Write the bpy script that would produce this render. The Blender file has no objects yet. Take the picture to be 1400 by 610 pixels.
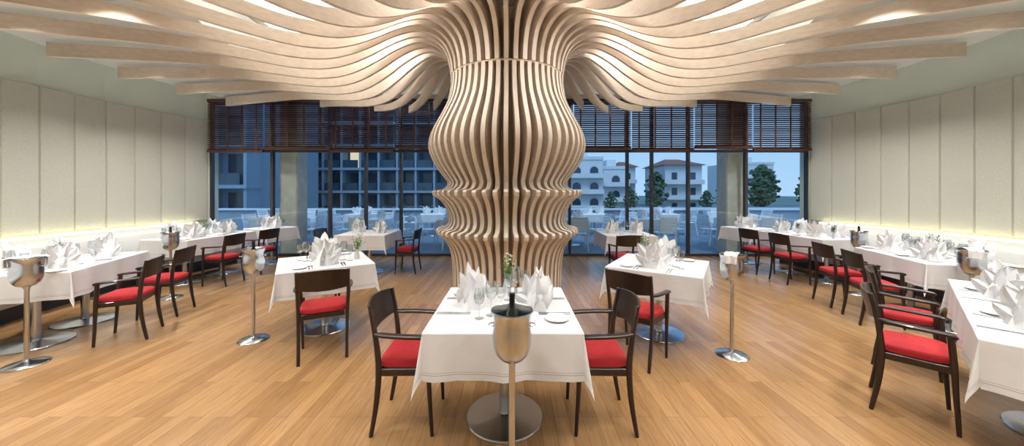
import bpy, bmesh, math, random
from mathutils import Vector, Matrix
random.seed(7)
sc = bpy.context.scene
COL = sc.collection
pi = math.pi
rad = math.radians
CX, CY = -0.08, 5.7
try:
    sc.view_settings.view_transform = 'Standard'
except Exception: pass

# ------------------------------------------------------------ materials
def newmat(name):
    m = bpy.data.materials.new(name); m.use_nodes = True
    nt = m.node_tree; b = nt.nodes['Principled BSDF']
    return m, nt, b
def mat(name, col, rough=0.5, metal=0.0, var=0.08, scale=12.0, bump=0.0, bscale=200.0, coat=0.0, stretch=(1,1,1), sheen=0.0):
    m, nt, b = newmat(name)
    tc = nt.nodes.new('ShaderNodeTexCoord'); mp = nt.nodes.new('ShaderNodeMapping')
    mp.inputs['Scale'].default_value = stretch
    nt.links.new(tc.outputs['Object'], mp.inputs['Vector'])
    n = nt.nodes.new('ShaderNodeTexNoise'); n.inputs['Scale'].default_value = scale; n.inputs['Detail'].default_value = 5
    nt.links.new(mp.outputs[0], n.inputs['Vector'])
    r = nt.nodes.new('ShaderNodeValToRGB')
    r.color_ramp.elements[0].position = 0.3; r.color_ramp.elements[1].position = 0.7
    r.color_ramp.elements[0].color = tuple(max(0, c*(1-var)) for c in col) + (1,)
    r.color_ramp.elements[1].color = tuple(min(1, c*(1+var)) for c in col) + (1,)
    nt.links.new(n.outputs['Fac'], r.inputs[0]); nt.links.new(r.outputs[0], b.inputs['Base Color'])
    b.inputs['Roughness'].default_value = rough; b.inputs['Metallic'].default_value = metal
    b.inputs['Coat Weight'].default_value = coat
    b.inputs['Sheen Weight'].default_value = sheen
    if bump > 0:
        n2 = nt.nodes.new('ShaderNodeTexNoise'); n2.inputs['Scale'].default_value = bscale; n2.inputs['Detail'].default_value = 3
        nt.links.new(mp.outputs[0], n2.inputs['Vector'])
        bp = nt.nodes.new('ShaderNodeBump'); bp.inputs['Strength'].default_value = bump; bp.inputs['Distance'].default_value = 0.01
        nt.links.new(n2.outputs['Fac'], bp.inputs['Height']); nt.links.new(bp.outputs[0], b.inputs['Normal'])
    return m
def emat(name, col, s):
    m, nt, b = newmat(name)
    b.inputs['Base Color'].default_value = (*col, 1)
    b.inputs['Emission Color'].default_value = (*col, 1); b.inputs['Emission Strength'].default_value = s
    return m
M = {}
M['dark'] = mat('dark_stained_wood', (0.020, 0.010, 0.008), 0.34, 0, 0.35, 8, stretch=(6, 6, 1), coat=0.15)
M['red'] = mat('red_upholstery', (0.38, 0.010, 0.016), 0.85, 0, 0.12, 30, 0.25, 600)
M['chrome'] = mat('polished_steel', (0.56, 0.60, 0.65), 0.22, 1, 0.04, 5)
M['brushed'] = mat('brushed_steel', (0.58, 0.60, 0.62), 0.28, 1, 0.05, 5)
M['napkin'] = mat('white_linen', (0.82, 0.83, 0.85), 0.75, 0, 0.02, 10, 0.1, 500)
M['china'] = mat('white_china', (0.82, 0.82, 0.80), 0.15, 0, 0.01, 5)
M['leather'] = mat('white_leatherette', (0.60, 0.60, 0.58), 0.5, 0, 0.03, 6, 0.08, 150)
M['plinth'] = mat('dark_plinth', (0.03, 0.035, 0.05), 0.5, 0, 0.1, 6)
M['paint'] = mat('pale_plaster', (0.58, 0.60, 0.53), 0.85, 0, 0.02, 2, 0.05, 60)
M['fabric'] = mat('textured_wall_panel', (0.52, 0.51, 0.44), 0.9, 0, 0.07, 60, 0.7, 60)
M['ceil'] = mat('ceiling_board', (0.70, 0.71, 0.69), 0.9, 0, 0.02, 2)
M['edge'] = mat('birch_ply_edge', (0.75, 0.665, 0.575), 0.5, 0, 0.06, 9, 0.05, 60, stretch=(1, 14, 1))
M['face'] = mat('birch_ply_face', (0.62, 0.515, 0.42), 0.5, 0, 0.10, 3, 0.04, 60, stretch=(3, 1, 10))
M['core'] = mat('column_core', (0.50, 0.41, 0.33), 0.7, 0, 0.08, 4)
M['blind'] = mat('dark_blind_wood', (0.070, 0.026, 0.016), 0.35, 0, 0.3, 10, stretch=(1, 8, 8))
M['frame'] = mat('dark_window_frame', (0.06, 0.062, 0.07), 0.4, 0.5, 0.05, 5)
M['white'] = mat('white_metal', (0.82, 0.84, 0.86), 0.4, 0, 0.02, 5)
M['conc'] = mat('concrete', (0.50, 0.46, 0.38), 0.85, 0, 0.12, 6, 0.15, 50)
M['terr'] = mat('terrace_tiles', (0.17, 0.22, 0.28), 0.6, 0, 0.15, 3)
M['parapet'] = mat('parapet_render', (0.24, 0.31, 0.38), 0.8, 0, 0.08, 1)
M['bldwhite'] = mat('white_stucco', (0.66, 0.68, 0.71), 0.9, 0, 0.05, 0.5)
M['bldgrey'] = mat('grey_facade', (0.09, 0.15, 0.22), 0.8, 0, 0.1, 0.5)
M['slab'] = mat('balcony_slab', (0.22, 0.31, 0.40), 0.8, 0, 0.05, 0.5)
M['dglass'] = mat('dark_facade_glass', (0.03, 0.065, 0.10), 0.12, 0.0, 0.3, 0.5)
M['roof'] = mat('terracotta_tiles', (0.20, 0.095, 0.07), 0.85, 0, 0.2, 3)
M['leaf'] = mat('tree_leaves', (0.055, 0.11, 0.06), 0.95, 0, 0.5, 2, 0.8, 3)
M['sprig'] = mat('green_sprig', (0.10, 0.22, 0.05), 0.7, 0, 0.3, 30)
M['petal'] = mat('white_petals', (0.85, 0.82, 0.78), 0.7, 0, 0.05, 30)
M['bark'] = mat('bark', (0.08, 0.06, 0.04), 0.9, 0, 0.3, 4)
M['ground'] = mat('outer_ground', (0.10, 0.15, 0.15), 0.9, 0, 0.3, 0.3)
M['bottle'] = mat('green_bottle_glass', (0.006, 0.012, 0.006), 0.08, 0, 0.1, 5, coat=0.5)
M['foil'] = mat('bottle_foil', (0.03, 0.03, 0.035), 0.35, 0.6, 0.1, 20)
M['black'] = mat('black_slot', (0.01, 0.01, 0.01), 0.6)
M['led'] = emat('luminous_band', (1.0, 0.97, 0.90), 3.0)
M['ledlow'] = emat('led_ledge', (1.0, 0.93, 0.62), 6)
M['ledcove'] = emat('led_cove', (0.99, 1.0, 0.88), 5)
M['bulb'] = emat('bulb', (1.0, 0.95, 0.86), 25)
M['winwarm'] = emat('lit_window', (1.0, 0.75, 0.45), 0.8)

def glass_mat(name, tint, g=0.08, rough=0.0, k=0.6):
    m = bpy.data.materials.new(name); m.use_nodes = True
    nt = m.node_tree; nt.nodes.clear()
    o = nt.nodes.new('ShaderNodeOutputMaterial'); mx = nt.nodes.new('ShaderNodeMixShader')
    t = nt.nodes.new('ShaderNodeBsdfTransparent'); t.inputs[0].default_value = (*tint, 1)
    gl = nt.nodes.new('ShaderNodeBsdfGlossy'); gl.inputs['Roughness'].default_value = rough
    lw = nt.nodes.new('ShaderNodeLayerWeight'); lw.inputs['Blend'].default_value = 0.25
    ma = nt.nodes.new('ShaderNodeMath'); ma.operation = 'MULTIPLY_ADD'; ma.inputs[1].default_value = k; ma.inputs[2].default_value = g
    nt.links.new(lw.outputs['Facing'], ma.inputs[0]); nt.links.new(ma.outputs[0], mx.inputs[0])
    nt.links.new(t.outputs[0], mx.inputs[1]); nt.links.new(gl.outputs[0], mx.inputs[2]); nt.links.new(mx.outputs[0], o.inputs[0])
    return m
M['glass'] = glass_mat('clear_glass', (0.93, 0.95, 0.96), 0.10)
M['pane'] = glass_mat('window_glass', (0.82, 0.92, 0.98), 0.015, 0, 0.12)

def cloth_mat():
    m, nt, b = newmat('white_tablecloth')
    at = nt.nodes.new('ShaderNodeAttribute'); at.attribute_name = 'hem'
    def line(c, w):
        s = nt.nodes.new('ShaderNodeMath'); s.operation = 'SUBTRACT'; s.inputs[1].default_value = c
        a = nt.nodes.new('ShaderNodeMath'); a.operation = 'ABSOLUTE'
        l = nt.nodes.new('ShaderNodeMath'); l.operation = 'LESS_THAN'; l.inputs[1].default_value = w
        nt.links.new(at.outputs['Fac'], s.inputs[0]); nt.links.new(s.outputs[0], a.inputs[0]); nt.links.new(a.outputs[0], l.inputs[0])
        return l
    l1 = line(0.035, 0.0018); l2 = line(0.047, 0.0012)
    ad = nt.nodes.new('ShaderNodeMath'); ad.operation = 'MAXIMUM'
    nt.links.new(l1.outputs[0], ad.inputs[0]); nt.links.new(l2.outputs[0], ad.inputs[1])
    mx = nt.nodes.new('ShaderNodeMix'); mx.data_type = 'RGBA'
    mx.inputs[6].default_value = (0.74, 0.75, 0.775, 1); mx.inputs[7].default_value = (0.40, 0.40, 0.43, 1)
    nt.links.new(ad.outputs[0], mx.inputs[0]); nt.links.new(mx.outputs[2], b.inputs['Base Color'])
    b.inputs['Roughness'].default_value = 0.75
    n = nt.nodes.new('ShaderNodeTexNoise'); n.inputs['Scale'].default_value = 9
    tc = nt.nodes.new('ShaderNodeTexCoord'); nt.links.new(tc.outputs['Object'], n.inputs['Vector'])
    bp = nt.nodes.new('ShaderNodeBump'); bp.inputs['Strength'].default_value = 0.25; bp.inputs['Distance'].default_value = 0.02
    nt.links.new(n.outputs['Fac'], bp.inputs['Height']); nt.links.new(bp.outputs[0], b.inputs['Normal'])
    return m
M['cloth'] = cloth_mat()

def floor_mat():
    m, nt, b = newmat('oak_planks')
    tc = nt.nodes.new('ShaderNodeTexCoord'); mp = nt.nodes.new('ShaderNodeMapping')
    mp.inputs['Rotation'].default_value = (0, 0, rad(90))
    nt.links.new(tc.outputs['Object'], mp.inputs['Vector'])
    br = nt.nodes.new('ShaderNodeTexBrick')
    br.offset = 0.37; br.inputs['Scale'].default_value = 1
    br.inputs['Brick Width'].default_value = 1.15; br.inputs['Row Height'].default_value = 0.095
    br.inputs['Mortar Size'].default_value = 0.0011; br.inputs['Mortar Smooth'].default_value = 0.3
    br.inputs['Color1'].default_value = (0.420, 0.250, 0.115, 1); br.inputs['Color2'].default_value = (0.305, 0.172, 0.074, 1)
    br.inputs['Mortar'].default_value = (0.12, 0.062, 0.026, 1)
    nt.links.new(mp.outputs[0], br.inputs['Vector'])
    mp2 = nt.nodes.new('ShaderNodeMapping'); mp2.inputs['Scale'].default_value = (28, 1.6, 1)
    nt.links.new(tc.outputs['Object'], mp2.inputs['Vector'])
    n = nt.nodes.new('ShaderNodeTexNoise'); n.inputs['Scale'].default_value = 2.5; n.inputs['Detail'].default_value = 8; n.inputs['Distortion'].default_value = 1.2
    nt.links.new(mp2.outputs[0], n.inputs['Vector'])
    rp = nt.nodes.new('ShaderNodeValToRGB'); rp.color_ramp.elements[0].position = 0.3; rp.color_ramp.elements[1].position = 0.7
    rp.color_ramp.elements[0].color = (0.78, 0.75, 0.72, 1); rp.color_ramp.elements[1].color = (1.10, 1.08, 1.05, 1)
    nt.links.new(n.outputs['Fac'], rp.inputs[0])
    mx = nt.nodes.new('ShaderNodeMix'); mx.data_type = 'RGBA'; mx.blend_type = 'MULTIPLY'; mx.inputs[0].default_value = 1
    nt.links.new(br.outputs['Color'], mx.inputs[6]); nt.links.new(rp.outputs[0], mx.inputs[7])
    nt.links.new(mx.outputs[2], b.inputs['Base Color'])
    b.inputs['Roughness'].default_value = 0.21
    bp = nt.nodes.new('ShaderNodeBump'); bp.inputs['Strength'].default_value = 0.08; bp.inputs['Distance'].default_value = 0.003
    nt.links.new(n.outputs['Fac'], bp.inputs['Height']); nt.links.new(bp.outputs[0], b.inputs['Normal'])
    return m
M['floor'] = floor_mat()

# ------------------------------------------------------------ mesh helpers
class MB:
    def __init__(s): s.v = []; s.f = []; s.m = []
    def add(s, vf, mi=0):
        v, f = vf; o = len(s.v)
        s.v += [tuple(p) for p in v]
        for q in f: s.f.append(tuple(i+o for i in q)); s.m.append(mi)
        return s
    def mesh(s, name, mats, smooth=35, merge=False):
        me = bpy.data.meshes.new(name); me.from_pydata(s.v, [], s.f)
        for k in mats: me.materials.append(M[k])
        for p, mi in zip(me.polygons, s.m): p.material_index = mi
        bm = bmesh.new(); bm.from_mesh(me)
        if merge: bmesh.ops.remove_doubles(bm, verts=bm.verts, dist=1e-5)
        bmesh.ops.recalc_face_normals(bm, faces=bm.faces)
        bm.to_mesh(me); bm.free()
        if smooth:
            me.shade_smooth()
            try: me.set_sharp_from_angle(angle=rad(smooth))
            except Exception: pass
        me.update(); return me
def box(x0, x1, y0, y1, z0, z1):
    v = [(x, y, z) for x in (x0, x1) for y in (y0, y1) for z in (z0, z1)]
    f = [(0, 1, 3, 2), (4, 6, 7, 5), (0, 4, 5, 1), (2, 3, 7, 6), (0, 2, 6, 4), (1, 5, 7, 3)]
    return v, f
def lathe(pr, seg=24, c=(0, 0, 0)):
    v = []; f = []; n = len(pr)
    for r, z in pr:
        for k in range(seg):
            a = 2*pi*k/seg; v.append((c[0]+r*math.cos(a), c[1]+r*math.sin(a), c[2]+z))
    for i in range(n-1):
        for k in range(seg):
            k2 = (k+1) % seg
            f.append((i*seg+k, i*seg+k2, (i+1)*seg+k2, (i+1)*seg+k))
    return v, f
def sweep(pts, ws, hs, ref=(1, 0, 0), bev=0.28, closed=False):
    pts = [Vector(p) for p in pts]; ref = Vector(ref); n = len(pts)
    if not isinstance(ws, (list, tuple)): ws = [ws]*n
    if not isinstance(hs, (list, tuple)): hs = [hs]*n
    v = []; f = []
    for i, p in enumerate(pts):
        if closed: t = pts[(i+1) % n]-pts[i-1]
        else: t = pts[min(i+1, n-1)]-pts[max(i-1, 0)]
        t.normalize(); s = ref-t*ref.dot(t)
        if s.length < 1e-4: s = Vector((0, 1, 0))-t*t.y
        s.normalize(); u = t.cross(s)
        w, h = ws[i]/2, hs[i]/2; c = min(w, h)*bev*2
        for a, b in ((w-c, h), (w, h-c), (w, -h+c), (w-c, -h), (-w+c, -h), (-w, -h+c), (-w, h-c), (-w+c, h)):
            v.append(p+s*a+u*b)
    rng = range(n) if closed else range(n-1)
    for i in rng:
        j = (i+1) % n
        for k in range(8):
            k2 = (k+1) % 8; f.append((i*8+k, i*8+k2, j*8+k2, j*8+k))
    if not closed:
        f.append(tuple(range(8))); f.append(tuple(range((n-1)*8, n*8))[::-1])
    return v, f
def crom(pts, sub=4):
    out = []; n = len(pts)
    for i in range(n-1):
        p0 = Vector(pts[max(i-1, 0)]); p1 = Vector(pts[i]); p2 = Vector(pts[i+1]); p3 = Vector(pts[min(i+2, n-1)])
        for k in range(sub):
            t = k/sub
            out.append(0.5*((2*p1)+(p2-p0)*t+(2*p0-5*p1+4*p2-p3)*t*t+(3*p1-p0-3*p2+p3)*t**3))
    out.append(Vector(pts[-1])); return out
def rbox(hx, hy, z0, z1, r, puff=0.0, n=24, e=5.0):
    v = []; f = []; rings = []
    def se(a, b):
        o = []
        for k in range(n):
            t = 2*pi*(k+0.5)/n; ct, st = math.cos(t), math.sin(t)
            o.append((a*math.copysign(abs(ct)**(2/e), ct), b*math.copysign(abs(st)**(2/e), st)))
        return o
    prof = [(-r, z0), (0, z0+r*.6), (0, z1-r), (-r*.3, z1-r*.3), (-r, z1), (-hx*.5, z1+puff*.8), (-hx*.93, z1+puff)]
    for d, z in prof:
        ring = se(hx+d, max(hy+d, 0.004)); rings.append(len(v)); v += [(x, y, z) for x, y in ring]
    for i in range(len(rings)-1):
        for k in range(n):
            k2 = (k+1) % n; f.append((rings[i]+k, rings[i]+k2, rings[i+1]+k2, rings[i+1]+k))
    f.append(tuple(range(n))[::-1]); f.append(tuple(range(rings[-1], rings[-1]+n)))
    return v, f

def ob(name, me, parent=None, loc=(0, 0, 0), rz=0.0, label=None, cat=None, group=None, kind=None):
    o = bpy.data.objects.new(name, me); COL.objects.link(o)
    o.location = loc; o.rotation_euler = (0, 0, rz)
    if parent: o.parent = parent
    if label: o['label'] = label
    if cat: o['category'] = cat
    if group: o['group'] = group
    if kind: o['kind'] = kind
    return o
def dup(root, loc, rz=0.0, label=None, group=None):
    c = root.copy(); COL.objects.link(c)
    c.location = loc; c.rotation_euler = (0, 0, rz)
    if label: c['label'] = label
    if group: c['group'] = group
    for ch in root.children:
        d = ch.copy(); COL.objects.link(d); d.parent = c
        for g in ch.children:
            e = g.copy(); COL.objects.link(e); e.parent = d
    return c
class Kind:
    def __init__(s, build): s.build = build; s.root = None
    def put(s, loc, rz=0.0, label=None, group=None):
        if s.root is None:
            s.root = s.build(); r = s.root
            r.location = loc; r.rotation_euler = (0, 0, rz)
            if label: r['label'] = label
            if group: r['group'] = group
            return r
        return dup(s.root, loc, rz, label, group)
def polar(s, a, r, z=0.0):
    a = rad(a); return (CX+s*r*math.cos(a), CY-r*math.sin(a), z)
def prot(s, a):
    a = rad(a); return math.atan2(-math.sin(a), s*math.cos(a))-pi/2

# ------------------------------------------------------------ room shell
WR = 7.45; WY = 8.0; HC = 3.66; HT = 4.3
mb = MB(); seg = 96
mb.v.append((CX, CY-2, 0))
for k in range(seg):
    a = 2*pi*k/seg; x = CX+7.6*math.cos(a); y = min(CY+7.6*math.sin(a), WY+0.05)
    mb.v.append((x, y, 0))
for k in range(seg):
    mb.f.append((0, 1+k, 1+(k+1) % seg)); mb.m.append(0)
ob('floor', mb.mesh('floor', ['floor'], 0), kind='structure', label='honey oak strip plank floor with satin finish')

def wall(s, name):
    mb = MB(); a0, a1, n = -17.98, 90.0, 32
    st = (a1-a0)/n
    for i in range(n):
        A, B = a0+i*st, a0+(i+1)*st
        mb.add(([polar(s, A, WR+.02, 0), polar(s, B, WR+.02, 0), polar(s, B, WR+.02, HT), polar(s, A, WR+.02, HT)], [(0, 1, 2, 3)]), 1)
        g = 0.012
        cols = [(A+g, WR+.01), (A+g, WR-.004), (A+g+.10, WR-.020), (B-g-.10, WR-.020), (B-g, WR-.004), (B-g, WR+.01)]
        zs = [(0.86, .0), (0.875, 0), (3.185, 0), (3.2, 0)]
        v = [polar(s, c[0], c[1]+(.008 if zi in (0, 3) else 0), z[0]) for zi, z in enumerate(zs) for c in cols]
        f = [(j*6+k, j*6+k+1, (j+1)*6+k+1, (j+1)*6+k) for j in range(3) for k in range(5)]
        f += [(0, 1, 2, 3, 4, 5), (18, 19, 20, 21, 22, 23)]
        mb.add((v, f), 0)
    ob(name, mb.mesh(name, ['fabric', 'paint'], 20), kind='structure', label='curved wall with pale textured upholstered vertical panels')
wall(-1, 'wall_left'); wall(1, 'wall_right')

mb = MB(); mb.add(box(-7.6, 7.5, WY, WY+.25, HC, HT)); mb.add(box(-7.6, -7.12, WY, WY+.25, 0, HC)); mb.add(box(6.98, 7.5, WY, WY+.25, 0, HC))
ob('wall_back', mb.mesh('wall_back', ['paint'], 0), kind='structure', label='painted header wall above full-height windows')

mb = MB(); seg = 120; RI, RO = 4.1, 6.8
def lim(r, yc, a):
    s_ = math.sin(a)
    return min(r, yc/s_) if s_ > 1e-3 else r
V = []
for k in range(seg):
    a = 2*pi*k/seg; ro = lim(RO, WY-CY-.01, a); ri = min(lim(RI, 1.75, a), ro-.05); c, s_ = math.cos(a), math.sin(a)
    V += [(CX+ri*c, CY+ri*s_, HT-.02), (CX+ri*c, CY+ri*s_, HC), (CX+ro*c, CY+ro*s_, HC), (CX+ro*c, CY+ro*s_, HC+.12), (CX+(ro-.12)*c, CY+(ro-.12)*s_, HC+.12)]
F = []
for k in range(seg):
    k2 = (k+1) % seg
    for j in range(4): F.append((k*5+j, k2*5+j, k2*5+j+1, k*5+j+1))
mb.add((V, F))
mb.add(box(-7.7, 7.6, -1.9, WY+.3, HT, HT+.1))
ob('ceiling', mb.mesh('ceiling', ['ceil'], 20), kind='structure', label='white ceiling ring with central recess and perimeter cove')

def ledring(name, r0, z, w, matk, a0, a1, yc, label, n=110, t=.03):
    mb = MB(); V = []
    for k in range(n+1):
        a = a0+(a1-a0)*k/n; r = lim(r0, yc, a); c, s_ = math.cos(a), math.sin(a)
        for dr, dz in ((0, 0), (w, 0), (w, t), (0, t)): V.append((CX+(r+dr)*c, CY+(r+dr)*s_, z+dz))
    F = [(k*4+j, (k+1)*4+j, (k+1)*4+(j+1) % 4, k*4+(j+1) % 4) for k in range(n) for j in range(4)]
    F += [(0, 1, 2, 3), (n*4, n*4+1, n*4+2, n*4+3)]
    mb.add((V, F)); return ob(name, mb.mesh(name, [matk], 0), label=label, cat='light')
ledring('luminous_band', 2.75, 4.20, 1.1, 'led', pi-rad(12), pi+rad(62), 99, 'curved glowing white band recessed above ribs', 60, .05)
ledring('luminous_band', 2.75, 4.20, 1.1, 'led', -rad(62), rad(12), 99, 'curved glowing white band recessed above ribs', 60, .05)
ledring('cove_light', 6.74, HC+.13, .05, 'ledcove', pi-rad(17), 2*pi+rad(17), 99, 'soft glowing perimeter cove light strip above ceiling')
for s in (-1, 1):
    a0, a1 = (pi-rad(16), pi+rad(62)) if s < 0 else (-rad(62), rad(16))
    ledring('ledge_light', 7.345, .80, .04, 'ledlow', a0, a1, 99, 'warm light strip behind banquette ledge', 60)

def arcprof(prof, s, a0, a1, n):
    V = []; m = len(prof)
    for k in range(n+1):
        a = a0+(a1-a0)*k/n
        for r, z in prof: V.append(polar(s, a, r, z))
    F = [(k*m+j, (k+1)*m+j, (k+1)*m+(j+1) % m, k*m+(j+1) % m) for k in range(n) for j in range(m)]
    F += [tuple(range(m)), tuple(range(n*m, n*m+m))]
    return V, F
for s in (-1, 1):
    e = bpy.data.objects.new('banquette', None); COL.objects.link(e)
    e['label'] = 'white upholstered curved banquette bench along panelled wall'; e['category'] = 'bench'; e['group'] = 'curved banquettes'
    A0, A1, N = -15.5, 62, 60
    ob('plinth', MB().add(arcprof([(6.05, 0), (7.3, 0), (7.3, .2), (6.05, .2)], s, A0, A1, N)).mesh('plinth', ['plinth'], 30), e, label='dark recessed plinth')
    ob('seat', MB().add(arcprof([(5.93, .2), (5.9, .24), (5.9, .41), (5.93, .45), (6.35, .46), (6.42, .2)], s, A0, A1, N)).mesh('bench_seat', ['leather'], 50), e)
    ob('backrest', MB().add(arcprof([(6.42, .2), (6.36, .46), (6.42, .76), (6.46, .8), (7.32, .8), (7.32, .2)], s, A0, A1, N)).mesh('bench_back', ['leather'], 50), e)

# ------------------------------------------------------------ fin column and canopy
column = [(0.90, 0), (0.91, .33), (0.94, .56), (1.02, .73), (1.135, .845), (1.16, .865), (1.155, .93), (1.03, .96), (0.965, 1.05), (0.985, 1.2),
          (1.08, 1.36), (1.20, 1.455), (1.22, 1.475), (1.215, 1.54), (1.06, 1.565), (.985, 1.66), (1.07, 1.79), (1.20, 1.98), (1.285, 2.22), (1.245, 2.46),
          (1.09, 2.76), (0.98, 3.0), (.935, 3.25), (.935, 3.37)]
column = [(r, z, .60, z) for r, z in column]
canopy = [(.94, 3.395, .60, 3.395), (.95, 3.52, .60, 3.66), (.985, 3.66, .64, 3.90), (1.07, 3.81, .80, 4.08), (1.25, 3.92, 1.16, 4.17), (1.5, 3.92, 1.53, 4.15),
          (1.8, 3.78, 1.90, 3.99), (2.1, 3.58, 2.21, 3.77), (2.4, 3.41, 2.47, 3.59), (2.7, 3.31, 2.74, 3.47), (3.1, 3.28, 3.11, 3.42), (3.6, 3.325, 3.59, 3.46), (4.2, 3.39, 4.19, 3.54), (4.8, 3.42, 4.8, 3.59), (6.5, 3.42, 6.5, 3.62)]
def crom4(pts, sub=3):
    out = []; n = len(pts)
    for i in range(n-1):
        P = [pts[max(i-1, 0)], pts[i], pts[i+1], pts[min(i+2, n-1)]]
        for k in range(sub):
            t = k/sub
            out.append(tuple(0.5*(2*P[1][c]+(P[2][c]-P[0][c])*t+(2*P[0][c]-5*P[1][c]+4*P[2][c]-P[3][c])*t*t+(3*P[1][c]-P[0][c]-3*P[2][c]+P[3][c])*t**3) for c in range(4)))
    out.append(pts[-1]); return out
def finmesh(curve, rend, name, h0, h1):
    pts = []
    for q in curve:
        if q[0] > rend:
            p = pts[-1]; t = (rend-p[0])/(q[0]-p[0]) if q[0] > p[0] else 0
            pts.append((rend, p[1]+(q[1]-p[1])*t, rend, p[3]+(q[3]-p[3])*t)); break
        pts.append(q)
    V = []; n = len(pts)
    for (r, z, ri, zi) in pts:
        h = h0 if r < 1.3 else max(h1, h0-(h0-h1)*(r-1.3)/1.2)
        V += [(r, -h, z), (r, h, z), (ri, h, zi), (ri, -h, zi)]
    F = []; m = []
    for i in range(n-1):
        o, q = i*4, i*4+4
        F += [(o, q, q+1, o+1), (o+1, q+1, q+2, o+2), (o+2, q+2, q+3, o+3), (o+3, q+3, q, o)]; m += [1, 0, 1, 0]
    F += [(0, 1, 2, 3), ((n-1)*4, (n-1)*4+3, (n-1)*4+2, (n-1)*4+1)]; m += [1, 1]
    b = MB(); b.v = V; b.f = F; b.m = m
    return b.mesh(name, ['face', 'edge'], 30)
root = bpy.data.objects.new('sculptural_column', None); COL.objects.link(root); root.location = (CX, CY, 0)
root['label'] = 'pale plywood fin column spreading into wavy ceiling canopy'; root['category'] = 'column'
NF = 44; ST = 360/NF
colm = finmesh(crom4(column), 9, 'fin', .030, .030)
NC = 52
for k in range(NC): ob('fin', colm, root, rz=rad(k*360/NC))
CAN = crom4(canopy); full = finmesh(CAN, 6.5, 'rib', .032, .024)
for k in range(NF):
    th = k*ST; s_ = math.sin(rad(th))
    rend = 6.5 if s_ <= 0.01 else min(6.5, (7.62-CY)/s_)
    ob('rib', full if rend >= 6.5 else finmesh(CAN, rend, 'rib', .032, .024), root, rz=rad(th))
ob('collar', MB().add(lathe([(.60, 3.371), (.925, 3.371), (.93, 3.376), (.93, 3.390), (.925, 3.394), (.60, 3.394)], 80)).mesh('collar', ['face'], 40), root)
ob('core', MB().add(lathe([(.80, 0), (.84, .9), (.80, 1.2), (.86, 1.5), (.80, 1.7), (.92, 2.2), (.84, 2.8), (.78, 3.3), (.72, 3.6), (.66, 4.28)], 48)).mesh('core', ['core'], 40), root)

# ------------------------------------------------------------ windows
xs = [-7.1, -5.66, -4.3, -3.45, -2.62, -1.3, 0.0, 1.36, 2.72, 3.3, 4.16, 5.52, 6.97]
for i in range(len(xs)-1):
    x0, x1 = xs[i], xs[i+1]; mb = MB(); t = .03
    mb.add(box(x0, x0+t, WY+.0, WY+.09, 0, HC)); mb.add(box(x1-t, x1, WY, WY+.09, 0, HC))
    mb.add(box(x0+t, x1-t, WY, WY+.09, 0, .06)); mb.add(box(x0+t, x1-t, WY, WY+.09, HC-.06, HC))
    mb.add(box(x0+t, x1-t, WY+.02, WY+.07, 2.45, 2.51))
    mb.add(([(x0+t, WY+.045, .06), (x1-t, WY+.045, .06), (x1-t, WY+.045, HC-.06), (x0+t, WY+.045, HC-.06)], [(0, 1, 2, 3)]), 1)
    ob('window_%d' % (i+1), mb.mesh('window', ['frame', 'pane'], 0), kind='structure', label='full-height dark metal framed window pane')

edges = [-7.02, -5.72, -4.22, -2.72, -1.42, 0.0, 1.42, 2.75, 4.2, 5.55, 6.9]
for i in range(len(edges)-1):
    x0, x1 = edges[i]+.012, edges[i+1]-.012; yb = 7.84
    e = bpy.data.objects.new('window_blind', None); COL.objects.link(e); e.location = ((x0+x1)/2, yb, 0)
    e['label'] = 'dark brown wooden venetian blind hanging over window'; e['category'] = 'blind'; e['group'] = 'wooden venetian blinds'
    w = (x1-x0)/2
    mb = MB(); zb = 2.46 + (0.0, .06, .02, .08, .03)[i % 5]
    z = zb+.045; k = 0
    while z < 3.58:
        tl = -rad(25+3*math.sin(k*1.3+i))
        dy, dz = .026*math.cos(tl), .026*math.sin(tl)
        v, f = box(-w, w, -1, 1, -1, 1)
        v = [(x, y*dy, z+y*dz+z0*.003) for x, y, z0 in v]
        mb.add((v, f)); z += .0485; k += 1
    ob('slats', mb.mesh('slats', ['blind'], 0), e)
    ob('head_rail', MB().add(box(-w, w, -.035, .035, 3.59, 3.655)).mesh('head_rail', ['blind'], 0), e)
    ob('bottom_rail', MB().add(box(-w, w, -.03, .03, zb-.03, zb+.03)).mesh('bottom_rail', ['blind'], 0), e)
    for tx in (-w*.78, -w*.26, w*.26, w*.78):
        ob('tape', MB().add(box(tx-.018, tx+.018, -.033, -.030, zb, 3.6)).mesh('tape', ['blind'], 0), e)

# ------------------------------------------------------------ ceiling fixtures
def mk_down_(energy, spread):
    e = bpy.data.objects.new('downlight', None); COL.objects.link(e)
    e['label'] = 'small round recessed ceiling downlight, lit; ring around column is added fill'; e['category'] = 'light'; e['group'] = 'recessed downlights'
    ob('trim_ring', MB().add(lathe([(.04, -.004), (.055, -.008), (.06, 0)], 20)).mesh('trim_ring', ['white'], 60), e)
    v, f = lathe([(.001, -.003), (.04, -.003)], 20)
    ob('bulb', MB().add((v, f)).mesh('bulb', ['bulb'], 0), e)
    l = bpy.data.lights.new('lamp_light', 'AREA'); l.shape = 'DISK'; l.size = .22; l.energy = energy; l.color = (1.0, .965, .91); l.spread = rad(spread)
    lo = bpy.data.objects.new('lamp_light', l); COL.objects.link(lo); lo.parent = e; lo.location = (0, 0, -.02)
    return e
down = Kind(lambda: mk_down_(21, 122)); column_fill = Kind(lambda: mk_down_(22, 150))
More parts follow.
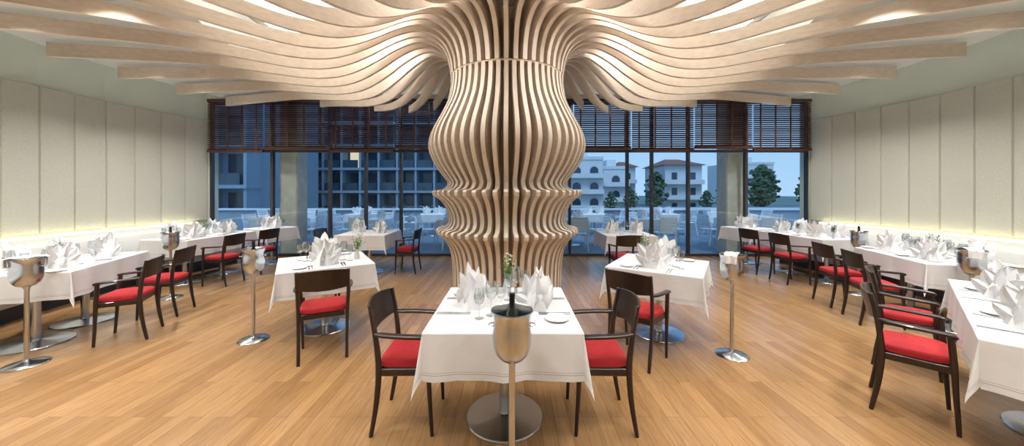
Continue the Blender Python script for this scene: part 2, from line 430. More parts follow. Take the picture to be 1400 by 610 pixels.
for s in (-1, 1):
    for k in (-1.5, -.5, .5, 2.5, 4.5, 6.5, 8.5):
        down.put(polar(s, k*ST, 5.9, HC-.001))
    for k in (3.5, 5.5, 7.5, 9.5):
        down.put(polar(s, k*ST, 4.7, HC-.001))
    for k in (-.5, 2.5, 5.5, 8.5):  # inner ring added only to brighten the column between its fins
        column_fill.put(polar(s, k*ST, 2.0, HT-.001))
def mk_vent():
    mb = MB(); mb.add(box(-.28, .28, -.06, -.05, -.008, 0)); mb.add(box(-.28, .28, .05, .06, -.008, 0)); mb.add(box(-.29, -.28, -.06, .06, -.008, 0)); mb.add(box(.28, .29, -.06, .06, -.008, 0))
    mb.add(box(-.28, .28, -.05, .05, -.003, 0), 1)
    for k in (-.025, 0, .025): mb.add(box(-.28, .28, k-.004, k+.004, -.007, -.003))
    return ob('air_vent', mb.mesh('air_vent', ['white', 'black'], 0), label='slotted rectangular air vent in ceiling', cat='vent', group='ceiling air vents')
vent = Kind(mk_vent)
for s in (-1, 1):
    x, y, z = polar(s, 12.6, 6.35, HC)
    vent.put((x, y, z), math.atan2(-math.sin(rad(12)), s*math.cos(rad(12)))+pi/2*1.0 if False else math.atan2(-math.sin(rad(12)), s*math.cos(rad(12))))
vent.put((-4.2, 7.45, HC), 0.0); vent.put((4.0, 7.45, HC), 0.0)

# ------------------------------------------------------------ chair
def mk_chair():
    e = bpy.data.objects.new('dining_chair', None); COL.objects.link(e)
    e['label'] = 'dark-stained wooden armchair with red padded seat'; e['category'] = 'chair'; e['group'] = 'red-seated dining armchairs'
    ob('seat', MB().add(rbox(.205, .19, .43, .49, .022, .012)).mesh('seat', ['red'], 50), e)
    mb = MB()
    mb.add(sweep([(-.18, .17, .41), (.18, .17, .41)], .022, .05, (0, 1, 0))); mb.add(sweep([(-.18, -.165, .41), (.18, -.165, .41)], .022, .05, (0, 1, 0)))
    mb.add(sweep([(-.195, -.165, .41), (-.195, .17, .41)], .022, .05)); mb.add(sweep([(.195, -.165, .41), (.195, .17, .41)], .022, .05))
    mb.add(box(-.18, .18, -.16, .165, .413, .428))
    ob('seat_frame', mb.mesh('seat_frame', ['dark'], 40), e)
    for sx in (-1, 1):
        p = crom([(sx*.198, .195, 0), (sx*.205, .18, .25), (sx*.212, .17, .45), (sx*.222, .155, .63)], 3)
        ob('leg', MB().add(sweep(p, [.022+.012*min(1, i/6) for i in range(len(p))], [.024+.012*min(1, i/6) for i in range(len(p))])).mesh('leg_front', ['dark'], 40), e)
        p = crom([(sx*.198, -.235, 0), (sx*.200, -.195, .22), (sx*.204, -.178, .43), (sx*.210, -.195, .62), (sx*.213, -.235, .835)], 4)
        n = len(p)
        ob('leg', MB().add(sweep(p, .028, [.026+.014*math.sin(pi*i/(n-1)) for i in range(n)])).mesh('leg_rear', ['dark'], 40), e)
        p = crom([(sx*.222, .18, .628), (sx*.228, .15, .642), (sx*.234, .0, .65), (sx*.226, -.12, .655), (sx*.213, -.20, .66)], 3)
        ob('armrest', MB().add(sweep(p, [.034, .044]+[.046]*(len(p)-4)+[.036, .028], .022)).mesh('armrest', ['dark'], 40), e)
    V = []; F = []; nx, nz = 12, 5
    for side in (0, 1):
        for j in range(nz):
            t = j/(nz-1); z = .665+.17*t
            for i in range(nx+1):
                u = -1+2*i/nx
                y = -.198-.042*t-.045*(1-u*u)-(.016 if side else 0)
                zz = z+(.014*(1-u*u) if j == nz-1 else 0)-(.012*(1-u*u) if j == 0 else 0)
                V.append((u*.205, y, zz))
    S = nz*(nx+1)
    for side in (0, 1):
        for j in range(nz-1):
            for i in range(nx):
                a = side*S+j*(nx+1)+i; F.append((a, a+1, a+nx+2, a+nx+1))
    for i in range(nx):
        F.append((i, i+1, S+i+1, S+i)); a = (nz-1)*(nx+1)+i; F.append((a, a+1, S+a+1, S+a))
    for j in range(nz-1):
        a = j*(nx+1); F.append((a, a+nx+1, S+a+nx+1, S+a)); a += nx; F.append((a, a+nx+1, S+a+nx+1, S+a))
    ob('backrest', MB().add((V, F)).mesh('backrest', ['dark'], 40), e)
    for ch in e.children: ch.data.transform(Matrix.Diagonal((.96, .88, .975, 1)))
    return e
chair = Kind(mk_chair)
def face(dx, dy): return math.atan2(dy, dx)-pi/2

# ------------------------------------------------------------ table + cloth
TZ = .745
def mk_table(hx, hy, bases):
    e = bpy.data.objects.new('dining_table', None); COL.objects.link(e)
    e['label'] = 'pedestal dining table with polished round steel base'; e['category'] = 'table'; e['group'] = 'pedestal dining tables'
    ob('table_top', MB().add(box(-hx+.005, hx-.005, -hy+.005, hy-.005, TZ-.03, TZ)).mesh('table_top', ['dark'], 0), e)
    for bx in bases:
        ob('pedestal', MB().add(lathe([(.001, .02), (.035, .02), (.035, TZ-.03), (.001, TZ-.03)], 24, (bx, 0, 0))).mesh('pedestal', ['chrome'], 40), e)
        ob('base', MB().add(lathe([(.001, 0), (.255, 0), (.26, .006), (.255, .014), (.1, .024), (.04, .034), (.036, .05), (.001, .05)], 48, (bx, 0, 0))).mesh('base', ['chrome'], 30), e)
    return e
def cloth_mesh(a, b, h, seed=0):
    rnd = random.Random(seed); ph = [rnd.uniform(0, 6) for _ in range(4)]
    hang = [.004, .012, .03, .06, .10, .15, .20, h-.025, h]
    def samp(c, m):
        return [-(c+q) for q in hang[::-1]]+[-c+2*c*i/m for i in range(m+1)]+[c+q for q in hang]
    U = samp(a, max(10, int(a*34))); W = samp(b, max(10, int(b*34))); V = []; hem = []
    for v in W:
        for u in U:
            su, sv = (1 if u > 0 else -1), (1 if v > 0 else -1)
            s_, t = max(abs(u)-a, 0), max(abs(v)-b, 0)
            z = TZ+.005
            if s_ == 0 and t == 0: V.append((u, v, z))
            elif t == 0:
                fade = min(1, (b-abs(v))/.1); rip = .014*(math.sin(v*17+ph[0 if su > 0 else 1])+.5*math.sin(v*31+ph[2]))*fade
                V.append((su*(a+.006+s_*(.03)+rip*s_/h), v, z-s_*.99))
            elif s_ == 0:
                fade = min(1, (a-abs(u))/.1); rip = .014*(math.sin(u*17+ph[2 if sv > 0 else 3])+.5*math.sin(u*31+ph[0]))*fade
                V.append((u, sv*(b+.006+t*.03+rip*t/h), z-t*.99))
            else:
                rho = math.hypot(s_, t); phi = math.atan2(t, s_)
                k = .03+.15*abs(math.sin(2*phi))**2.0
                m = rho*k; dr = rho*math.sqrt(max(0, 1-k*k))*.95
                V.append((su*(a+.006*math.cos(phi)+m*math.cos(phi)), sv*(b+.006*math.sin(phi)+m*math.sin(phi)), z-dr))
            hem.append(min(a+h-abs(u), b+h-abs(v)))
    nu = len(U); F = [(j*nu+i, j*nu+i+1, (j+1)*nu+i+1, (j+1)*nu+i) for j in range(len(W)-1) for i in range(nu-1)]
    me = bpy.data.meshes.new('tablecloth'); me.from_pydata(V, [], F); me.materials.append(M['cloth'])
    at = me.attributes.new('hem', 'FLOAT', 'POINT'); at.data.foreach_set('value', hem)
    me.shade_smooth(); me.update(); return me
def cloth(a, b, loc, rz, seed):
    return ob('tablecloth', cloth_mesh(a, b, .265, seed), loc=loc, rz=rz, label='white tablecloth with grey stitched hem lines draped over table', cat='tablecloth', group='white tablecloths')
tables = {}
def table(kind, hx, hy, bases, loc, rz, seed):
    if kind not in tables: tables[kind] = Kind(lambda: mk_table(hx, hy, bases))
    tables[kind].put(loc, rz); cloth(hx, hy, loc, rz, seed)

# ------------------------------------------------------------ tableware
TT = TZ+.0052
def mk_napkin(seed):
    def b():
        rnd = random.Random(seed); mb = MB()
        n = 32; pr = [(.095, 0), (.086, .03), (.068, .08), (.046, .13), (.02, .17), (.002, .19)]
        V = []
        for i, (r, z) in enumerate(pr):
            for k in range(n):
                a = 2*pi*k/n; q = r*(1+.14*math.cos(6*a+seed)+.05*math.cos(11*a)); V.append((q*math.cos(a)*1.15, q*math.sin(a)*.9, z))
        F = [(i*n+k, i*n+(k+1) % n, (i+1)*n+(k+1) % n, (i+1)*n+k) for i in range(len(pr)-1) for k in range(n)]
        F.append(tuple(range(n)))
        mb.add((V, F))
        for rot in (0, 62, -55):
            R = Matrix.Rotation(rad(rot+rnd.uniform(-10, 10)), 3, 'Z'); sc2 = 1.0 if rot == 0 else .86
            for al, L, w, dy in ((-3, .27, .066, .0), (-27, .255, .066, .014), (23, .245, .066, -.014), (-52, .205, .06, .02), (46, .195, .058, -.02)):
                al = rad(al+rnd.uniform(-7, 7)); L *= rnd.uniform(.92, 1.06)*sc2; ns = 8
                V = []; ax = Vector((math.sin(al), dy*1.5, math.cos(al))).normalized(); sd = Vector((math.cos(al), 0, -math.sin(al)))
                for i in range(ns+1):
                    t = i/ns; ww = w*(math.sin(pi*min(1, .34+.66*t))**.6)*(1-.05*t) if t < 1 else .0008
                    c = ax*(L*t)+Vector((0, dy-.03*t*t*math.copysign(1, dy+.001), .016 if t == 0 else 0.004))
                    V += [c-sd*ww, c-sd*ww*.5+Vector((0, .006, 0)), c+Vector((0, -.032*math.sin(pi*t), 0)), c+sd*ww*.5+Vector((0, .006, 0)), c+sd*ww, c+Vector((0, .024*math.sin(pi*t)+.002, 0))]
                F = [(i*6+k, i*6+(k+1) % 6, (i+1)*6+(k+1) % 6, (i+1)*6+k) for i in range(ns) for k in range(6)]
                F.append(tuple(range(6)))
                V = [R @ Vector((v.x, v.y, max(v.z, .001))) for v in V]
                mb.add((V, F))
        mb.v = [(x*1.08, y*1.08, z*1.06) for x, y, z in mb.v]
        return ob('folded_napkin', mb.mesh('folded_napkin', ['napkin'], 60), label='white linen napkin folded into an upright fan', cat='napkin', group='folded napkins')
    return b
naps = [Kind(mk_napkin(i)) for i in (1, 2, 3)]
def mk_glass(sc_):
    def b():
        pr = [(.001, .002), (.032, .0), (.034, .002), (.012, .006), (.0035, .012), (.003, .085), (.006, .093), (.026, .108), (.036, .130), (.038, .150), (.033, .182), (.029, .205), (.0282, .205), (.032, .182), (.0368, .150), (.0348, .131), (.025, .110), (.001, .098)]
        pr = [(r*sc_, z*sc_) for r, z in pr]
        return ob('wine_glass', MB().add(lathe(pr, 20)).mesh('wine_glass', ['glass'], 60), label='clear stemmed wine glass on white tablecloth', cat='glass', group='wine glasses')
    return b
g1, g2 = Kind(mk_glass(1.05)), Kind(mk_glass(.88))
def mk_plate():
    return ob('side_plate', MB().add(lathe([(.001, .003), (.045, .003), (.05, .0), (.072, .012), (.073, .015), (.05, .006), (.001, .006)], 32)).mesh('side_plate', ['china'], 40), label='small round white china side plate', cat='plate', group='side plates')
plate = Kind(mk_plate)
def extr(outline, z0, z1):
    n = len(outline); V = [(x, y, z0) for x, y in outline]+[(x, y, z1) for x, y in outline]
    F = [tuple(range(n)), tuple(range(n, 2*n))]+[(i, (i+1) % n, n+(i+1) % n, n+i) for i in range(n)]
    return V, F
def mk_knife():
    mb = MB().add(extr([(-.004, -.11), (.004, -.11), (.006, -.02), (.005, 0), (.009, .02), (.010, .09), (.004, .108), (-.004, .11), (-.004, 0), (-.006, -.02)], 0.0005, .003))
    return ob('table_knife', mb.mesh('table_knife', ['chrome'], 30), label='polished steel table knife', cat='knife', group='table knives')
def mk_fork():
    mb = MB().add(extr([(-.005, -.1), (.005, -.1), (.003, .02), (.011, .04), (.011, .055), (-.011, .055), (-.011, .04), (-.003, .02)], 0.0005, .003))
    for x in (-.0095, -.0032, .0032, .0095): mb.add(box(x-.0016, x+.0016, .05, .1, .0005, .003))
    return ob('table_fork', mb.mesh('table_fork', ['chrome'], 30), label='polished steel table fork', cat='fork', group='table forks')
knife, fork = Kind(mk_knife), Kind(mk_fork)
ncount = [0]
def setting(cx, cy, rz, hd, al=0.0, light=False):
    c, s_ = math.cos(rz), math.sin(rz)
    def P(x, y): return (cx+c*x-s_*y, cy+s_*x+c*y, TT)
    k = ncount[0]; ncount[0] += 1
    naps[k % 3].put(P(al-.01, -(hd-.22)), rz+random.uniform(-.4, .4))
    g1.put(P(al+.18, -(hd-.36)), 0); g2.put(P(al+.235, -(hd-.29)), 0)
    if not light:
        g2.put(P(al+.12, -(hd-.42)), 0)
        fork.put(P(al-.14, -(hd-.12)), rz); fork.put(P(al-.168, -(hd-.12)), rz); knife.put(P(al+.135, -(hd-.12)), rz); knife.put(P(al+.16, -(hd-.12)), rz)
        plate.put(P(al-.255, -(hd-.12)), rz)
def mk_flower():
    e = bpy.data.objects.new('flower_vase', None); COL.objects.link(e)
    e['label'] = 'small white vase with green sprigs and white flowers'; e['category'] = 'vase'; e['group'] = 'flower vases'
    ob('vase', MB().add(lathe([(.001, .004), (.025, 0), (.03, .02), (.028, .06), (.014, .09), (.016, .11), (.013, .11), (.012, .09), (.02, .06), (.001, .012)], 20)).mesh('vase', ['china'], 60), e)
    rnd = random.Random(4); st = MB(); fl = MB()
    for k in range(20):
        a = rnd.uniform(0, 2*pi); r = rnd.uniform(.02, .10); h = rnd.uniform(.18, .30)
        tip = Vector((r*math.cos(a), r*math.sin(a), h))
        st.add(sweep([(0, 0, .03), (tip.x*.3, tip.y*.3, .12), tip], .0022, .0022))
        for j in range(4):
            t = .45+.15*j; p = Vector((tip.x*t, tip.y*t, .03+(h-.03)*t)); d = Vector((rnd.uniform(-1, 1), rnd.uniform(-1, 1), .5)).normalized()*.03; q = Vector((-d.y, d.x, 0)).normalized()*.008
            st.add(([p, p+d*.5+q, p+d, p+d*.5-q], [(0, 1, 2, 3)]))
        if k % 2 == 0:
            for m_ in range(6):
                b = 2*pi*m_/6; o = Vector((math.cos(b)*.014, math.sin(b)*.014, .005)); q = Vector((-math.sin(b), math.cos(b), 0))*.006
                fl.add(([tip, tip+o*.6+q, tip+o, tip+o*.6-q], [(0, 1, 2, 3)]))
    ob('stems', st.mesh('stems', ['sprig'], 0), e); ob('blossoms', fl.mesh('blossoms', ['petal'], 0), e)
    return e
flower = Kind(mk_flower)
def mk_shaker():
    return ob('salt_shaker', MB().add(lathe([(.001, 0), (.014, 0), (.016, .01), (.012, .045), (.013, .05), (.012, .062), (.001, .066)], 16)).mesh('shaker', ['chrome'], 40), label='small steel salt shaker', cat='shaker', group='salt and pepper shakers')
shaker = Kind(mk_shaker)

# ------------------------------------------------------------ wine bucket stand
def mk_bucket():
    e = bpy.data.objects.new('wine_bucket_stand', None); COL.objects.link(e)
    e['label'] = 'polished steel wine bucket on floor stand'; e['category'] = 'wine cooler'; e['group'] = 'wine bucket stands'
    ob('base', MB().add(lathe([(.001, 0), (.135, 0), (.138, .006), (.13, .012), (.07, .02), (.025, .032), (.014, .05)], 36)).mesh('stand_base', ['chrome'], 40), e)
    ob('pole', MB().add(lathe([(.016, .03), (.016, .66), (.02, .675), (.03, .69), (.001, .70)], 20)).mesh('pole', ['brushed'], 40), e)
    pr = [(.001, .685), (.03, .687), (.060, .70), (.081, .725), (.092, .76), (.096, .80), (.095, .86), (.094, .90), (.101, .93), (.105, .935), (.103, .94), (.098, .935), (.090, .90), (.091, .86), (.092, .80), (.087, .76), (.072, .73), (.001, .705)]
    ob('bucket', MB().add(lathe(pr, 36)).mesh('bucket', ['chrome'], 50), e)
    for s in (-1, 1):
        p = [(s*(.093+.022*math.sin(pi*i/8)), .0+.022*math.cos(pi*i/8), .865) for i in range(9)]
        ob('handle', MB().add(sweep(p, .006, .006, (0, 0, 1))).mesh('handle', ['chrome'], 40), e)
    return e
bucket = Kind(mk_bucket)
def mk_bottle():
    e = bpy.data.objects.new('wine_bottle', None); COL.objects.link(e)
    e['label'] = 'dark wine bottle standing in steel bucket'; e['category'] = 'bottle'; e['group'] = 'wine bottles'
    ob('bottle_body', MB().add(lathe([(.001, 0), (.036, 0), (.037, .01), (.037, .18), (.03, .205), (.014, .235), (.013, .255)], 24)).mesh('bottle_body', ['bottle'], 40), e)
    ob('neck_foil', MB().add(lathe([(.0145, .235), (.0142, .295), (.0155, .297), (.0155, .305), (.001, .306)], 20)).mesh('neck_foil', ['foil'], 40), e)
    return e
bottle = Kind(mk_bottle)
def mk_towel():
    V = []; n = 26
    for i in range(n+1):
        u = -.19+.38*i/n
        for j in range(7):
            v = -.055+.11*j/6
            if abs(u) < .112: x, z = u, .947+.008*math.cos(u*14)+.004*math.sin(j*2.1)
            else: x, z = math.copysign(.112+.012*math.sin(j*1.7), u), .947-(abs(u)-.112)
            V.append((x, v*(1-.15*abs(u)/.19), z))
    F = [(i*7+j, i*7+j+1, (i+1)*7+j+1, (i+1)*7+j) for i in range(n) for j in range(6)]
    return ob('serving_towel', MB().add((V, F)).mesh('serving_towel', ['napkin'], 60), label='white cloth draped over wine bucket rim', cat='towel', group='serving towels')
towel = Kind(mk_towel)

# ------------------------------------------------------------ interior layout
t1 = (-0.05, 2.31)
table('sq', .44, .44, [0], (*t1, 0), 0, 1)
setting(*t1, rad(-90), .44); setting(*t1, rad(90), .44)
chair.put((-.675, 2.31, 0), face(1, .02)); chair.put((.575, 2.31, 0), face(-1, .02))
flower.put((-.04, 2.62, TT)); shaker.put((-.02, 2.52, TT)); shaker.put((.03, 2.52, TT))
bucket.put((0.0, 1.69, 0), 0.0); bottle.put((0.0, 1.70, .712))
T2 = (-2.10, 3.82); r2 = rad(33)
table('sq', .44, .44, [0], (*T2, 0), r2, 2)
setting(*T2, r2, .44, 0); setting(*T2, r2+pi, .44, 0)
chair.put((T2[0]+.54*.68-.05, T2[1]-.84*.70, 0), r2-.12)
chair.put((T2[0]-.54*.70, T2[1]+.84*.70, 0), r2+pi)
flower.put((T2[0]+.3, T2[1]+.12, TT))
T3 = (1.58, 3.66); r3 = rad(-33)
table('sq', .44, .44, [0], (*T3, 0), r3, 3)
setting(*T3, r3, .44, 0); setting(*T3, r3+pi, .44, 0)
chair.put((T3[0]-.60*.70, T3[1]-.80*.66, 0), r3-rad(12))
flower.put((T3[0]-.05, T3[1]+.30, TT))
T4 = (-2.70, 6.45)
table('sq', .44, .44, [0], (*T4, 0), 0, 4)
setting(*T4, rad(-90), .44, 0, True); setting(*T4, rad(90), .44, 0, True)
chair.put((T4[0]+.72, T4[1], 0), face(-1, 0)); chair.put((T4[0]-.72, T4[1]-.02, 0), face(1, 0))
T5 = (2.10, 6.38)
table('sq', .44, .44, [0], (*T5, 0), 0, 5)
setting(*T5, rad(-90), .44, 0, True); setting(*T5, rad(90), .44, 0, True)
chair.put((T5[0]-.22, T5[1]-.70, 0), rad(4))

def arc_table(s, a, r, hx, hy, kind, bases, chairs, seed, als, light=False, both=True):
    p = polar(s, a, r); rz = prot(s, a)
    table(kind, hx, hy, bases, p, rz, seed)
    for al in als:
        setting(p[0], p[1], rz, hy, al, light)
        if both: setting(p[0], p[1], rz+pi, hy, -al, light)
    for ca, cr in chairs: chair.put(polar(s, ca, cr), prot(s, ca))
arc_table(-1, 22.4, 5.22, .62, .42, 'long', [-.32, .32], [(28.2, 4.49), (18.8, 4.49)], 11, (-.32, .30))
arc_table(-1, -3.8, 5.42, .66, .40, 'long2', [-.34, .34], [(.6, 4.72), (-9.0, 4.74)], 12, (-.33, .31))
arc_table(-1, -17.6, 5.35, .34, .34, 'small', [0], [], 13, (0,), True)
p0 = (3.45, 2.09); rz0 = prot(1, 49)
table('long3', .93, .42, [0.0], (*p0, 0), rz0, 14)
for al in (-.30, .52):
    setting(*p0, rz0, .42, al); setting(*p0, rz0+pi, .42, -al)
chair.put((2.80, 2.37, 0), rz0+.05); chair.put((3.46, 2.97, 0), rz0)
arc_table(1, 17.6, 5.36, .58, .42, 'long4', [-.30, .30], [(21.8, 4.64), (13.8, 4.64)], 15, (-.30, .30))
arc_table(1, -4.6, 5.44, .64, .40, 'long5', [-.34, .34], [(-.4, 4.77), (-9.0, 4.79)], 16, (-.33, .31))
arc_table(1, -17.8, 5.40, .33, .33, 'small', [0], [], 17, (0,), True)
flower.put(polar(1, 17.6, 5.36, TT)); flower.put(polar(-1, -3.8, 5.42, TT))
for x, y, tw in ((-4.28, 3.0, True), (-2.66, 3.50, False), (2.05, 3.17, True), (4.62, 3.42, True), (-4.92, 4.90, False), (5.15, 5.05, False)):
    bucket.put((x, y, 0), .4)
    if tw: towel.put((x, y, 0), .9)
    else: bottle.put((x, y, .712))

# ------------------------------------------------------------ outdoors
ob('terrace_paving', MB().add(box(-16, 16, WY+.1, 15, -.12, -.012)).mesh('terrace', ['terr'], 0), label='blue-grey paved terrace outside the windows', cat='terrace')
ob('outer_ground', MB().add(box(-160, 160, 15, 220, -1.3, -1.2)).mesh('ground', ['ground'], 0), label='dim ground between terrace and buildings', cat='ground')
ob('terrace_parapet', MB().add(box(-16, 16, 13.6, 13.85, -.01, .78)).add(box(-16, 16, 13.55, 13.9, .78, .84), 1).mesh('parapet', ['parapet', 'bldwhite'], 0), label='low terrace parapet wall with white coping', cat='wall')
for x in (-5.42, 5.42):
    ob('concrete_pillar', MB().add(sweep([(x, WY+.45, 0), (x, WY+.45, 3.9)], .44, .44, bev=.06)).mesh('pillar', ['conc'], 20), label='square beige concrete pillar outside window', cat='pillar', group='terrace pillars')
def mk_pchair():
    e = bpy.data.objects.new('patio_chair', None); COL.objects.link(e)
    e['label'] = 'white metal patio chair on terrace'; e['category'] = 'chair'; e['group'] = 'white patio chairs'
    ob('seat', MB().add(rbox(.23, .22, .43, .455, .01, .0)).mesh('pseat', ['white'], 40), e)
    for sx in (-1, 1):
        ob('leg', MB().add(sweep([(sx*.25, .22, 0), (sx*.23, .2, .43), (sx*.25, .18, .64)], .028, .028)).mesh('pleg', ['white'], 40), e)
        ob('leg', MB().add(sweep(crom([(sx*.25, -.26, 0), (sx*.22, -.2, .43), (sx*.22, -.3, .88)], 3), .028, .028)).mesh('pleg', ['white'], 40), e)
        ob('armrest', MB().add(sweep([(sx*.25, .2, .64), (sx*.26, 0, .655), (sx*.22, -.25, .65)], .035, .018)).mesh('parm', ['white'], 40), e)
    mb = MB()
    for z, y in ((.52, -.222), (.60, -.24), (.68, -.257), (.76, -.275), (.84, -.292)):
        mb.add(sweep([(-.22, y, z), (0, y-.02, z), (.22, y, z)], .008, .066, (0, 1, 0)))
    ob('backrest', mb.mesh('pback', ['white'], 40), e)
    return e
pch = Kind(mk_pchair)
for i, (x, y) in enumerate(((-6.6, 9.9), (-4.0, 9.8), (-1.6, 9.8), (1.7, 9.8), (4.0, 9.9), (6.6, 9.9), (-7.8, 12.1), (-5.3, 12.1), (-2.8, 12.0), (2.9, 12.0), (5.4, 12.1), (8.0, 12.1))):
    rz = random.uniform(-.2, .2); table('sq', .44, .44, [0], (x, y, -.01), rz, 30+i)
    naps[i % 3].put((x-.2, y, TT-.01), rz); naps[(i+1) % 3].put((x+.22, y+.05, TT-.01), rz)
    pch.put((x-.80, y, -.008), face(1, random.uniform(-.2, .2))); pch.put((x+.80, y, -.008), face(-1, random.uniform(-.2, .2)))
    if i < 6: pch.put((x+.02, y-.84, -.008), random.uniform(-.3, .3))
    pch.put((x-.03, y+.86, -.008), pi+random.uniform(-.2, .2))

def hotel(name, x0, x1, y, z1, fl, bay, wallk, label, recess=1.6):
    e = bpy.data.objects.new(name, None); COL.objects.link(e); e.location = ((x0+x1)/2, y, -1.2)
    e['label'] = label; e['category'] = 'building'; w = (x1-x0)/2; H = z1+1.2
    ob('facade', MB().add(box(-w, w, recess, 10, 0, H)).mesh('facade', [wallk], 0), e)
    g = MB(); d = MB(); wm = MB(); nfl = int(H/fl); nb = int((x1-x0)/bay)
    for j in range(nfl+1):
        d.add(box(-w-.2, w+.2, 0, recess, j*fl-.14, j*fl+.14))
    for i in range(nb+1):
        x = -w+2*w*i/nb; d.add(box(x-.12, x+.12, .1, recess, 0, H))
    for j in range(nfl):
        for i in range(nb):
            x = -w+2*w*(i+.5)/nb; t = wm if random.random() < .02 else g
            t.add(box(x-bay*.36, x+bay*.36, recess-.05, recess, j*fl+.2, j*fl+fl-.45))
            g.add(box(x-bay*.5+.12, x+bay*.5-.12, .05, .1, j*fl+.14, j*fl+1.05))
    ob('balconies', d.mesh('balconies', ['slab'], 0), e); ob('glazing', g.mesh('glazing', ['dglass'], 0), e)
    if wm.v: ob('lit_glazing', wm.mesh('lit', ['winwarm'], 0), e)
hotel('hotel_building', -24.5, -7.0, 40, 13, 2.7, 2.0, 'bldgrey', 'tall blue-grey hotel with rows of balconies at dusk')
hotel('hotel_wing', -36, -20.5, 26, 14, 3.1, 2.6, 'slab', 'dark hotel wing with glazed balconies at dusk')

def arch(x, w, z0, h, y):
    o = [(x-w, z0), (x+w, z0), (x+w, z0+h)]+[(x+w*math.cos(pi*k/8), z0+h+w*math.sin(pi*k/8)) for k in range(1, 8)]+[(x-w, z0+h)]
    return [(a, y, b) for a, b in o], [tuple(range(len(o)))]
def white_block(x0, x1, y, z1, label, rows, roof=False, arches=True):
    e = bpy.data.objects.new('stucco_building', None); COL.objects.link(e); e.location = ((x0+x1)/2, y, -1.2)
    e['label'] = label; e['category'] = 'building'; e['group'] = 'white stucco buildings'; w = (x1-x0)/2; H = z1+1.2
    b = MB().add(box(-w, w, 0, 9, 0, H))
    if not roof: b.add(box(-w*.5, w*.3, 2, 7, H, H+1.6)); b.add(box(-w-.1, w+.1, -.1, .2, H-.25, H+.3))
    for j in range(rows): b.add(box(-w, w, -.9, 0, H-3.4-j*2.7, H-3.25-j*2.7)); b.add(box(-w, w, -.9, -.8, H-3.25-j*2.7, H-2.6-j*2.7))
    ob('body', b.mesh('body', ['bldwhite'], 0), e)
    g = MB()
    for j in range(rows):
        n = int(2*w/2.6)
        for i in range(n):
            x = -w+2*w*(i+.5)/n
            if arches: g.add(arch(x, .7, H-3.2-j*2.7, 1.1, -.13))
            else: g.add(box(x-.45, x+.45, -.13, -.1, H-2.6-j*2.7, H-1.3-j*2.7))
    ob('openings', g.mesh('openings', ['dglass'], 0), e)
    if roof:
        r = MB().add(([(-w-.6, -.6, H), (w+.6, -.6, H), (w+.6, 9.6, H), (-w-.6, 9.6, H), (-w*.4, 4.5, H+1.4), (w*.4, 4.5, H+1.4)], [(0, 1, 5, 4), (1, 2, 5), (2, 3, 4, 5), (3, 0, 4), (0, 1, 2, 3)]))
        ob('roof', r.mesh('roof', ['roof'], 0), e)
white_block(9.5, 15.5, 58, 7.2, 'white stucco apartment block with arched openings', 3)
white_block(16.4, 20.8, 61, 5.8, 'low white stucco block with arched balconies', 2, False)
white_block(22.4, 25.4, 70, 6.6, 'small white house with tiled roof', 2, True, False)
white_block(27, 33.5, 60, 6.2, 'white house with red tiled hip roof', 3, True, False)
white_block(50, 60, 78, 8.0, 'white stucco block beyond trees', 2, False)
ob('pool_roof', MB().add(box(14, 60, 32, 40, -1.2, -.3)).add(box(8, 26, 24, 28, -1.2, -.1)).mesh('pool_roof', ['slab'], 0), label='low pale flat-roofed structure', cat='building')
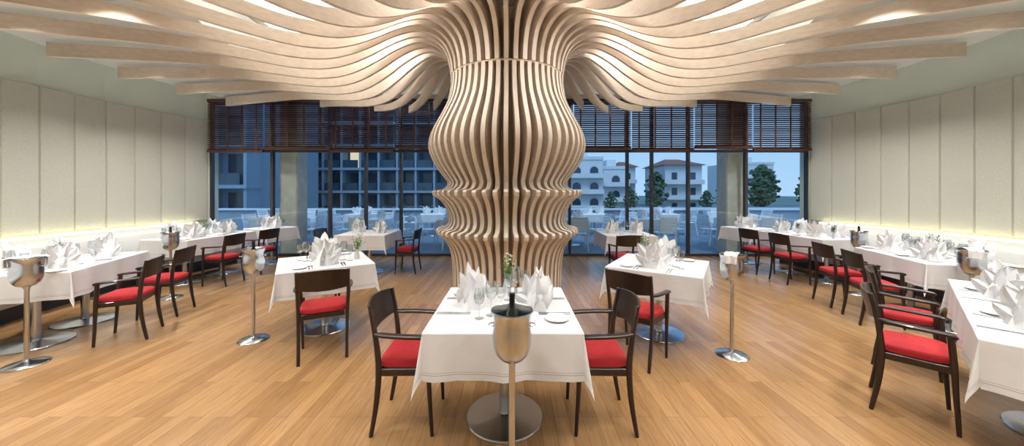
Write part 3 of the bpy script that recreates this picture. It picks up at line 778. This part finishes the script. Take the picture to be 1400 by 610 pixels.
def mk_tree():
    e = bpy.data.objects.new('tree', None); COL.objects.link(e)
    e['label'] = 'dark green leafy tree at dusk'; e['category'] = 'tree'; e['group'] = 'background trees'
    ob('trunk', MB().add(lathe([(.3, 0), (.2, 2), (.12, 4.5)], 10)).mesh('trunk', ['bark'], 60), e)
    rnd = random.Random(3); bm = bmesh.new()
    for k in range(190):
        a = rnd.uniform(0, 2*pi); z = rnd.uniform(.7, 7.4); r = rnd.uniform(.2, 2.7)*math.sin(pi*min(1, (z+.4)/8.0))*rnd.uniform(.7, 1.15)
        g = bmesh.ops.create_icosphere(bm, subdivisions=1, radius=rnd.uniform(.18, .46), matrix=Matrix.Translation((r*math.cos(a), r*math.sin(a), z)))
        for v in g['verts']: v.co += Vector((rnd.uniform(-1, 1), rnd.uniform(-1, 1), rnd.uniform(-1, 1)))*.16
    me = bpy.data.meshes.new('foliage'); bm.to_mesh(me); bm.free(); me.materials.append(M['leaf'])
    ob('foliage', me, e); return e
tree = Kind(mk_tree)
for k, (x, y, s_) in enumerate(((37.2, 51, .65), (40.6, 55, .9), (43.6, 49, .8), (-3.0, 58, .9), (48.5, 54, 1.05), (4.0, 60, .8), (55, 58, 1.0), (45.5, 62, 1.0), (24.6, 58, .8), (18.2, 52, .42), (21.5, 52, .38), (28.6, 50, .38), (32.4, 50, .42), (14.5, 50, .36), (35.2, 56, .6))):
    t = tree.put((x, y, -1.2), x*1.7); t.scale = (s_*1.1, s_*1.1, s_)

# ------------------------------------------------------------ world, added fill sun & camera
w = bpy.data.worlds.new('dusk'); sc.world = w; w.use_nodes = True; nt = w.node_tree
bg = nt.nodes['Background']; tc = nt.nodes.new('ShaderNodeTexCoord'); sp = nt.nodes.new('ShaderNodeSeparateXYZ')
rp = nt.nodes.new('ShaderNodeValToRGB'); rp.color_ramp.elements[0].position = 0.0; rp.color_ramp.elements[0].color = (0.42, 0.61, 0.81, 1)
rp.color_ramp.elements[1].position = .6; rp.color_ramp.elements[1].color = (0.13, 0.34, 0.68, 1)
nt.links.new(tc.outputs['Generated'], sp.inputs[0]); nt.links.new(sp.outputs['Z'], rp.inputs[0]); nt.links.new(rp.outputs[0], bg.inputs['Color'])
bg.inputs['Strength'].default_value = 1.25
sl = bpy.data.lights.new('added_fill_sun', 'SUN'); sl.energy = 2.3; sl.angle = rad(30); sl.color = (.74, .89, 1.0)  # sun lamp added over the sky to lift terrace and facades
so = bpy.data.objects.new('added_fill_sun', sl); COL.objects.link(so); so.location = (0, -5, 20)
so.rotation_euler = (rad(26), 0, rad(8))
so['label'] = 'soft bluish sun lamp added to brighten terrace and buildings'; so['category'] = 'light'

cam = bpy.data.cameras.new('camera'); co = bpy.data.objects.new('camera', cam); COL.objects.link(co)
co.location = (0, 0, 1.525); co.rotation_euler = (rad(90), 0, 0)
cam.sensor_width = 36; cam.lens = 465/1400*36; cam.shift_y = -43/1400; cam.clip_start = .05; cam.clip_end = 500
sc.camera = co
